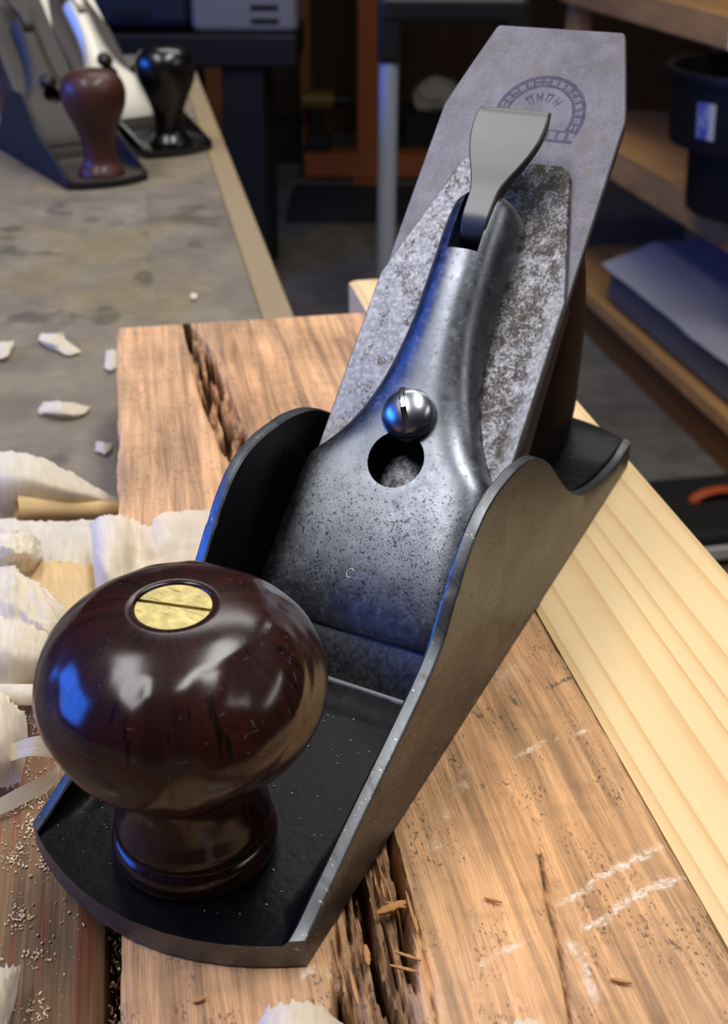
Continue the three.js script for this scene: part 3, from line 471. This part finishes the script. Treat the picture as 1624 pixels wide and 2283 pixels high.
shaving([[[-70, 1275, -5], [10, 1262, 0], [60, 1282, 2], [120, 1325, 3], [185, 1392, -2]], [[-70, 1340, 2], [0, 1335, 6], [55, 1350, 7], [115, 1385, 6], [170, 1430, 0]], [[-70, 1430, 0], [0, 1430, 2], [50, 1430, 3], [105, 1445, 2], [150, 1470, -3]]], 'shredded pale yellow shaving with torn ruffled edges', 1.8, 17, M.shaving, 80, 40, 1.6);
shaving([[[-90, 1375, 3], [0, 1378, 8], [80, 1400, 8], [165, 1450, 3]], [[-90, 1440, 7], [0, 1446, 11], [70, 1462, 9], [135, 1490, 3]], [[-90, 1540, 0], [0, 1540, 2], [50, 1540, 1], [105, 1545, -4]]], 'wide cream shaving folded down beside the knob', 0.5, 20, M.shaving, 40, 26, 0.4);
{ // little curl
  const c = V(...at(42, 1552, 2)), rows = []; for (let i = 0; i <= 8; i++) { const row = []; for (let k = 0; k <= 60; k++) { const q = k / 60 * Math.PI * 4.4, r = 3.2 - 2.2 * k / 60; row.push([c.x + (i - 4) * 1.3 + 0.4 * vn(k * 0.3, i), c.y + r * Math.sin(q), c.z + r * Math.cos(q)]); } rows.push(row); }
  tag(mesh('wood_shaving', mm(sheet(rows)), M.shaving), 'small tight spiral curl of shaving beside the knob', 'wood shaving', SH);
}
shaving([[[-90, 1520, -1], [-20, 1520, 3], [20, 1560, 4], [58, 1590, 0]], [[-90, 1600, 4], [-20, 1600, 8], [24, 1620, 6], [62, 1650, -1]], [[-90, 1680, 2], [-20, 1680, 4], [22, 1690, 2], [56, 1705, -4]], [[-90, 1770, -6], [-20, 1765, -5], [14, 1755, -6], [46, 1745, -8]]], 'tall white shaving standing below the spiral curl', 0.6, 23, M.shaving, 36, 30, 0.9);
{ // thin looping ribbon
  const pts = [[-30, 1700, -4], [20, 1690, 2], [70, 1678, 6], [118, 1684, 4], [132, 1715, -3], [110, 1752, -6], [60, 1780, -6], [10, 1805, -6], [-40, 1820, -6]].map((q) => V(...at(...q))), c = new THREE.CatmullRomCurve3(pts), rows = [];
  for (let i = 0; i <= 60; i++) { const p = c.getPoint(i / 60), w = 3.4 + 1.6 * vn(i * 0.1, 5); rows.push([0, 0.33, 0.66, 1].map((t) => [p.x + t * 1.0, Math.max(-8.5, p.y - 1) + t * w * 0.8, p.z - t * w * 0.55])); }
  tag(mesh('wood_shaving', mm(sheet(rows)), M.shaving), 'looping ribbon of shaving against the toe of the plane', 'wood shaving', SH);
}
const LOOSE = 'loose shavings lying in front of the hand plane';
shaving([[[-60, 2150, -6], [10, 2152, -2], [45, 2158, -4]], [[-60, 2210, -2], [0, 2210, 0], [34, 2230, -4]], [[-60, 2300, -6], [0, 2300, -6], [12, 2300, -6]]], 'cream shaving on the dusty brown board', 0.6, 26, M.shaving, 24, 20, 0.5, LOOSE);
shaving([[[572, 2290, 3], [600, 2248, 9], [660, 2234, 10], [720, 2246, 8], [775, 2292, 2]], [[560, 2330, 6], [600, 2310, 14], [660, 2300, 15], [720, 2310, 12], [790, 2335, 4]], [[560, 2380, 1], [600, 2380, 4], [660, 2380, 5], [720, 2380, 3], [800, 2380, 1]]], 'white shaving on the old board beside the dark split', 0.6, 29, M.shaving, 30, 20, 0.3, LOOSE);
shaving([[[1090, 2300, 2], [1150, 2276, 6], [1200, 2276, 6], [1240, 2300, 2]], [[1090, 2350, 4], [1150, 2340, 9], [1200, 2340, 8], [1250, 2350, 3]], [[1090, 2400, 1], [1150, 2400, 2], [1200, 2400, 2], [1250, 2400, 1]]], 'pale shaving on the old board below the chalky scratches', 0.5, 31, M.shaving, 24, 16, 0.3, LOOSE);
const FL = 'wood chips scattered on the workbench', yb = BENCH_Y + 1;
function chip(grid, label, sd) { tag(mesh('wood_chip', toCreasedNormals(gridSurface(px(grid).map((r) => r.map((p) => [p[0], yb + 0.55 * (p[1] - yb) + 0.4, p[2]])), 7, 5, 0.5, sd, 1.6), 0.35), M.shaving), label, 'wood chip', FL); }
chip([[[92, 738, yb + 3], [125, 732, yb + 7], [152, 735, yb + 3]], [[84, 752, yb + 2], [112, 755, yb + 6], [140, 748, yb + 3]], [[98, 768, yb + 1], [135, 772, yb + 3], [175, 778, yb + 1]], [[110, 776, yb], [150, 790, yb + 1], [182, 786, yb]]], 'bent white chip on the bench left of the old board', 41);
chip([[[-20, 770, yb], [10, 756, yb + 4], [32, 758, yb + 2]], [[-20, 800, yb], [8, 794, yb + 3], [26, 778, yb + 1]]], 'white chip on the bench, farther from the board than the bent chip', 44);
chip([[[98, 895, yb + 2], [128, 878, yb + 9], [160, 886, yb + 7], [202, 905, yb + 1]], [[84, 915, yb + 1], [120, 908, yb + 6], [160, 915, yb + 4], [190, 920, yb + 1]], [[95, 928, yb], [130, 924, yb + 1], [160, 930, yb + 1], [180, 926, yb]]], 'largest white chip on the bench near the shavings', 47);
chip([[[212, 984, yb + 1], [232, 980, yb + 4], [250, 988, yb + 1]], [[215, 1005, yb], [232, 1010, yb + 2], [246, 1008, yb]]], 'small round white chip on the bench close to the old board', 50);
chip([[[236, 782, yb + 1], [250, 772, yb + 5], [262, 776, yb + 2]], [[234, 818, yb], [248, 822, yb + 3], [260, 818, yb + 1]]], 'narrow white chip standing against the old board', 53);
chip([[[425, 655, yb], [432, 650, yb + 2], [440, 654, yb]], [[426, 662, yb], [433, 665, yb + 1], [440, 662, yb]]], 'tiny white chip in the middle of the bench', 56);
// splinters around the split
M.splinter = mat('#b98750', 0.85);
let spl = 0; const SPL = ['broad pale splinter lying across the edge of the dark split', 'thin splinter beside the broad pale one', 'short splinter inside the dark split'];
for (const [a, b, c, d, w] of [[840, 2035, 905, 2010, 2.2], [862, 2010, 905, 2022, 1.3], [815, 2105, 822, 2150, 1.6], [905, 1985, 930, 2075, 0.9], [925, 2040, 932, 2080, 0.9], [880, 2120, 940, 2140, 0.8], [870, 2150, 930, 2165, 0.9], [1360, 2180, 1410, 2190, 0.9], [1080, 2000, 1120, 2010, 0.7], [850, 1960, 858, 2000, 0.8], [430, 2232, 460, 2222, 0.9], [780, 2160, 800, 2240, 1.0]]) {
  const A = V(...at(a, b, 0.6)), B = V(...at(c, d, 0.9)), dir = B.clone().sub(A), L = dir.length(); dir.normalize(); const sd = V(0, 1, 0).cross(dir).normalize(), rows = [];
  for (let i = 0; i <= 8; i++) { const t = i / 8, p = A.clone().lerp(B, t), ww = w * 0.5 * (0.25 + 0.75 * Math.sin(Math.PI * clamp(t * 0.9 + 0.05))) * (0.7 + 0.6 * vn(i * 1.7, a * 0.1)), h = 0.5 * ww + 0.15; rows.push([[-ww, 0], [-ww * 0.6, h], [ww * 0.5, h * 1.1], [ww, 0]].map(([x, y]) => [p.x + sd.x * x, p.y + y - 0.3, p.z + sd.z * x])); }
  tag(mesh('wood_splinter', mm(sheet(rows, { ring: true, caps: true })), M.splinter), SPL[spl++] || 'loose thin splinter lying on the split old board', 'splinter', 'splinters on the old board');
}
function grains(name, label, list, m) {
  const g = new THREE.IcosahedronGeometry(1, 0), o = new THREE.InstancedMesh(g, m, list.length), d = new THREE.Object3D();
  list.forEach(([x, y, z, r], i) => { d.position.set(x / 1000, y / 1000, z / 1000); d.rotation.set(rr(0, 6), rr(0, 6), rr(0, 6)); d.scale.set(r * rr(0.6, 1.8) / 1000, r * rr(0.4, 0.9) / 1000, r * rr(0.5, 1) / 1000); d.updateMatrix(); o.setMatrixAt(i, d.matrix); });
  o.name = numbered(name); o.castShadow = o.receiveShadow = true; scene.add(o); return tag(o, label, 'sawdust', null, 'stuff');
}
M.dust = mat('#e2cfa9', 0.9); M.dustPale = mat('#d8d6d4', 0.8);
{
  const list = [];
  for (let k = 0; k < 70; k++) { const u = rr(-62, -26), v = rr(110, 225), n = 6 + rnd() * rnd() * 90; for (let i = 0; i < n; i++) { const du = (rnd() + rnd() - 1) * 3.6, dv = (rnd() + rnd() - 1) * 4.5; const uu = Math.min(u + du, -25); const p = fromUV(uu, -8.9 + 0.25 * rnd(), v + dv); list.push([...p, 0.16 + 0.24 * rnd()]); } }
  for (let i = 0; i < 500; i++) { const p = fromUV(rr(-70, -25), -8.9, rr(105, 230)); list.push([...p, 0.1 + 0.14 * rnd()]); }
  for (let i = 0; i < 700; i++) { const p = fromUV(rr(-21, -17.8), -30 + 16 * rnd(), rr(105, 200)); list.push([...p, 0.2 + 0.3 * rnd()]); }
  grains('sawdust', 'fine sawdust in clumps on the brown board', list, M.dust);
}
hp.updateMatrixWorld(true);
{
  const list = [];
  for (let i = 0; i < 150; i++) { const X = rr(-27, 27), Z = rr(19, 84); if (Math.hypot(X, Z - KZ) < 17 || Z < toeZ(X) + 1.5) continue; const p = V(X, 5.75, -Z).multiplyScalar(0.001).applyMatrix4(hp.matrixWorld).multiplyScalar(1000); list.push([p.x, p.y, p.z, 0.09 + 0.11 * rnd()]); }
  grains('sawdust', 'pale specks of sawdust on the black toe of the hand plane', list, M.dustPale);
}
{ // a wisp of shaving on the lever cap
  const rows = []; for (let i = 0; i <= 20; i++) { const a = 0.6 + i / 20 * 4.6, r = 1.1; rows.push([0, 1, 2, 3].map((k) => [-1.6 + (r + 0.13 * Math.cos(k * 1.57)) * Math.cos(a) * 0.8, 28.5 + (r + 0.13 * Math.cos(k * 1.57)) * Math.sin(a), lcTop(28.5) + 0.25 + 0.13 * Math.sin(k * 1.57)])); }
  const g = ironGeo(sheet(rows, { ring: true })); g.applyMatrix4(hp.matrixWorld);
  tag(mesh('wood_wisp', g, M.dustPale), 'tiny curled wisp of wood on the lever cap', 'wood wisp');
}

// ---------------------------------------------------------------- things farther back in the workshop
M.black = mat('#0a0909', 0.5); M.blackMat = mat('#141312', 0.7); M.machineGrey = mat('#8d8a88', 0.5, 0.2); M.navy = mat('#1b2136', 0.5); M.alu = mat('#aab2be', 0.4, 0.35); M.orangeWood = mat('#a2571f', 0.7); M.dimWood = mat('#7d4f24', 0.75);
{
  const g = group('machine_stand', [-0.6, FLOOR_Y, -3.3]); tag(g, 'grey bench machine with vent slots on a black steel stand', 'machine');
  const y = (v) => v - FLOOR_Y;
  mesh('housing', rbox(0.13, 0.415, y(-0.205), y(0.12), -0.2, 0.1, 0.02), M.machineGrey, g);
  mesh('motor_cover', rbox(-0.6, 0.125, y(-0.2), y(0.1), -0.25, 0.08, 0.03), M.navy, g);
  for (const v of [-0.142, -0.175]) mesh('vent_slot', rbox(0.29, 0.365, y(v) - 0.007, y(v) + 0.007, 0.095, 0.104, 0.003), M.black, g);
  mesh('motor_vent', rbox(-0.08, 0.02, y(-0.17), y(-0.145), 0.07, 0.084, 0.004), M.black, g);
  mesh('rail', rbox(-0.7, 0.415, y(-0.29), y(-0.205), -0.25, 0.12, 0.01), M.black, g);
  for (const [x, z] of [[0.2, 0], [-0.65, 0], [0.2, -0.22], [-0.65, -0.22]]) mesh('leg', rbox(x, x + 0.12, 0, y(-0.285), z, z + 0.09, 0.01), M.black, g);
}
{
  const g = group('hand_truck', [0.115, FLOOR_Y, -1.6]); tag(g, 'folding hand truck with aluminium tubes and a black handle', 'hand truck');
  const y = (v) => v - FLOOR_Y;
  for (const s of [-1, 1]) { mesh('tube', new THREE.CylinderGeometry(0.0135, 0.0135, y(-0.03) - 0.12, 28).translate(s * 0.085, (y(-0.03) + 0.12) / 2, 0), M.alu, g, 'brushed aluminium tube'); mesh('handle_joint', rbox(s * 0.085 - 0.016, s * 0.085 + 0.016, y(-0.052), y(0.03), -0.018, 0.018, 0.008), M.black, g); }
  mesh('handle', rbox(-0.1, 0.1, y(-0.004), y(0.034), -0.02, 0.02, 0.012), M.black, g);
  mesh('base', mergeGeometries([rbox(-0.14, 0.14, 0.02, 0.13, -0.03, 0.03, 0.01), rbox(-0.14, 0.14, 0, 0.02, -0.02, 0.2, 0.005)]), M.black, g);
  for (const s of [-1, 1]) mesh('wheel', new THREE.CylinderGeometry(0.06, 0.06, 0.03, 28).rotateZ(Math.PI / 2).translate(s * 0.16, 0.06, -0.03), M.blackMat, g);
}
{
  const g = group('timber_trestle', [0, FLOOR_Y, -4.5]); tag(g, 'orange-brown timber trestle with an upright post on a floor plank', 'trestle');
  mesh('post', rbox(-0.035, 0.045, 0.1, 1.5, -0.1, -0.01, 0.004), M.orangeWood, g); mesh('floor_plank', rbox(-0.245, 0.62, 0.015, 0.105, -0.1, 0.02, 0.004), M.orangeWood, g); mesh('foot', rbox(-0.05, 0.06, 0, 0.015, -0.3, 0.1, 0.003), M.orangeWood, g);
}
tag(mesh('timber_stud', rbox(-0.265, -0.225, FLOOR_Y, 0.6, -4.75, -4.7, 0.003), M.dimWood), 'narrow brown stud in front of the dark back wall', 'stud');
tag(mesh('timber_stud', rbox(-0.62, -0.52, FLOOR_Y, 0.6, -4.6, -4.5, 0.003), mat('#b5794a', 0.7)), 'wide pale stud behind the black machine leg', 'stud');
tag(mesh('floor_mat', rbox(-0.285, 0.4, FLOOR_Y, FLOOR_Y + 0.012, -4.38, -3.86, 0.004), mat('#2b2325', 0.9)), 'dark brown mat lying on the concrete floor', 'mat');
{
  const g = group('power_drill', [-0.17, FLOOR_Y + 0.105, -4.55]); tag(g, 'yellow and black cordless drill on the floor plank', 'drill');
  mesh('body', mergeGeometries([new THREE.CylinderGeometry(0.035, 0.04, 0.12, 20).rotateZ(Math.PI / 2).translate(-0.02, 0.19, 0)]), mat('#6d5816', 0.5), g); mesh('chuck', new THREE.CylinderGeometry(0.016, 0.026, 0.07, 20).rotateZ(-Math.PI / 2).translate(0.075, 0.19, 0), M.black, g);
  mesh('grip', rbox(-0.05, 0, 0.06, 0.17, -0.02, 0.02, 0.012), M.black, g); mesh('battery', rbox(-0.07, 0.03, 0, 0.065, -0.035, 0.035, 0.01), M.blackMat, g);
}
tag(mesh('dark_crate', mergeGeometries([rbox(-0.56, -0.27, FLOOR_Y, FLOOR_Y + 0.16, -5.0, -4.78, 0.004)]), mat('#171311', 0.8)), 'low dark crate against the back wall', 'crate');
tag(mesh('dark_crate', rbox(0.16, 0.5, FLOOR_Y, FLOOR_Y + 0.2, -5.1, -4.75, 0.004), mat('#1c1512', 0.8)), 'dark crate under the white rag', 'crate');
{
  const g = new THREE.IcosahedronGeometry(0.075, 4), p = g.attributes.position; for (let i = 0; i < p.count; i++) { const q = V().fromBufferAttribute(p, i), n = q.clone().normalize(), d = 0.72 + 0.6 * fbm(n.x * 2 + 5, n.y * 2 + n.z * 1.7, 4); p.setXYZ(i, q.x * d * 1.2, Math.max(q.y * d, -0.05), q.z * d); } g.computeVertexNormals();
  tag(mesh('white_rag', g.translate(0.29, FLOOR_Y + 0.252, -4.9), mat('#b9b4aa', 0.9)), 'crumpled white rag on a dark crate', 'rag');
}
// shelf unit parallel to the bench: x = u, z = -v in its own axes
const SK = 1.085, sy = (y) => 0.1721 + (y - 0.1721) * SK, SU = 1.02 * SK;
M.shelfWood = mat('#ffffff', 0.65, 0, { map: tex(256, 512, (x, y) => { const g = fbm(x * 30, y * 3, 3), k = 0.85 + 0.3 * g; return [196 * k, 146 * k, 88 * k]; }) }); M.shelfDark = mat('#5b3013', 0.8);
{
  const g = group('shelf_unit', [0, FLOOR_Y, 0], BENCH_TURN); tag(g, 'open shelf unit of pale softwood with three tiers', 'shelf unit');
  const y = (v) => sy(v) - FLOOR_Y, z0 = -2.77 * SK, z1 = -0.75;
  const shelf = (lo, hi, n) => { mesh('shelf_edge', rbox(SU, SU + 0.035, y(lo), y(hi), z0, z1, 0.004), M.shelfWood, g); mesh('shelf', rbox(SU + 0.036, SU + 0.5, y(hi) - 0.022, y(hi) - 0.002, z0, z1, 0.003), M.shelfWood, g); };
  shelf(-0.096, -0.04); shelf(-0.42, -0.352); shelf(-0.731, -0.7);
  for (const z of [z0 + 0.01, -1.0]) { mesh('upright', rbox(SU + 0.02, SU + 0.065, 0, y(0.4), z, z + 0.07, 0.004), M.shelfWood, g); mesh('upright', rbox(SU + 0.45, SU + 0.495, 0, y(0.4), z, z + 0.07, 0.004), M.shelfWood, g); }
  mesh('back_panel', rbox(SU + 0.5, SU + 0.515, 0, y(0.4), z0, z1, 0.003), M.shelfDark, g); mesh('plinth', rbox(SU + 0.02, SU + 0.04, 0, y(-0.735), z0, z1, 0.003), M.dimWood, g);
}
const shelfAt = (u, y, v) => { const p = fromUV(u * 1000, 0, v * 1000); return [p[0] / 1000, y, p[2] / 1000]; };
{
  const c = shelfAt(SU + 0.06, sy(-0.352), 1.97), g = group('plant_pot', c, BENCH_TURN); tag(g, 'black plastic pot with a paper sticker on the middle shelf', 'pot');
  const prof = [[0.01, 0], [0.13, 0], [0.136, 0.005], [0.146, 0.12], [0.16, 0.126], [0.184, 0.13], [0.2, 0.25], [0.207, 0.25], [0.207, 0.262], [0.195, 0.262], [0.178, 0.14], [0.14, 0.13], [0.125, 0.012], [0.01, 0.012]].map(([r, h]) => new THREE.Vector2(r, h));
  mesh('shell', toCreasedNormals(new THREE.LatheGeometry(prof, 56), 0.5), M.black, g);
  const rows = []; for (let i = 0; i <= 8; i++) { const row = []; for (let k = 0; k <= 6; k++) { const a = 2.62 + i * 0.026, h = 0.155 + k * 0.0105, r = 0.184 + (h - 0.13) * 0.1333 + 0.0012; row.push([r * Math.cos(a), h, r * Math.sin(a)]); } rows.push(row); }
  const st = tex(64, 64, (x, y) => { const n = fbm(x * 4, y * 4, 3); return y < 0.35 ? [200, 196, 180] : n > 0.5 ? [70, 90, 170] : [150, 150, 180]; });
  mesh('sticker', sheet(rows), mat('#ffffff', 0.5, 0, { map: st }), g, 'blue and white paper sticker');
}
{
  const g = group('storage_tub', [0, 0, 0], BENCH_TURN), y0 = sy(-0.7) + 0.0005; tag(g, 'grey storage tub with a pale dusty lid on the bottom shelf', 'storage tub');
  mesh('tub', rbox(SU + 0.02, SU + 0.46, y0, y0 + 0.085, -2.34 * SK, -1.25, 0.02), mat('#6d6b69', 0.7), g);
  const rows = []; for (let i = 0; i <= 40; i++) { const row = []; for (let k = 0; k <= 18; k++) { const u = mix(SU + 0.004, SU + 0.47, k / 18), v = mix(1.24, 2.35 * SK, i / 40); row.push([u, y0 + 0.087 + 0.03 * fbm(u * 9, v * 4, 3) + 0.05 * Math.sin(Math.PI * k / 18), -v]); } rows.push(row); }
  mesh('lid', sheet(rows), mat('#b4b2b4', 0.7), g);
}
{
  const c = shelfAt(SU + 0.3, sy(-0.352), 2.62), prof = [[0.01, 0], [0.045, 0], [0.047, 0.01], [0.047, 0.13], [0.036, 0.15], [0.036, 0.165], [0.042, 0.165], [0.042, 0.19], [0.01, 0.192]].map(([r, h]) => new THREE.Vector2(r, h));
  tag(mesh('jar', toCreasedNormals(new THREE.LatheGeometry(prof, 32), 0.5).translate(...c), mat('#d9d7cf', 0.3)), 'white jar on the middle shelf behind the blade', 'jar');
}
{ // cloth over the upper shelf edge
  const rows = []; for (let i = 0; i <= 20; i++) { const row = []; for (let k = 0; k <= 14; k++) { const t = i / 20, w = k / 14 - 0.5, v = 1.98 + w * 0.12 * (1 - 0.45 * t), out = 0.006 + 0.018 * Math.sin(w * 14) * t + 0.012; row.push([SU - out, sy(-0.04) + 0.006 - t * 0.075 * (1 - 0.5 * Math.abs(w)), -v]); } if (i === 0) rows.push(row.map(([x, y, z]) => [x + 0.09, y, z])); rows.push(row); }
  const g = group('hanging_cloth', [0, 0, 0], BENCH_TURN); tag(g, 'white cloth hanging over the top shelf edge', 'cloth'); mesh('cloth', sheet(rows), mat('#d4d6e2', 0.9), g);
}
{
  const g = group('tool_case', [0.63, FLOOR_Y, -1.78], 0.2); tag(g, 'black tool case with a yellow and white band on the floor', 'tool case');
  mesh('case', rbox(-0.13, 0.16, 0, 0.07, -0.1, 0.12, 0.02), M.blackMat, g); mesh('band', rbox(-0.125, 0.17, 0.02, 0.045, 0.118, 0.128, 0.003), mat('#c7c4bc', 0.6), g, 'white band'); mesh('latch', rbox(-0.128, -0.06, 0.015, 0.05, 0.12, 0.135, 0.004), mat('#d6c81a', 0.5), g, 'yellow latch'); mesh('handle', new THREE.TorusGeometry(0.05, 0.012, 10, 24, Math.PI).scale(1, 0.4, 1).translate(0.03, 0.068, 0), mat('#b04a1e', 0.6), g, 'orange handle');
}

renderer.render(scene, camera);
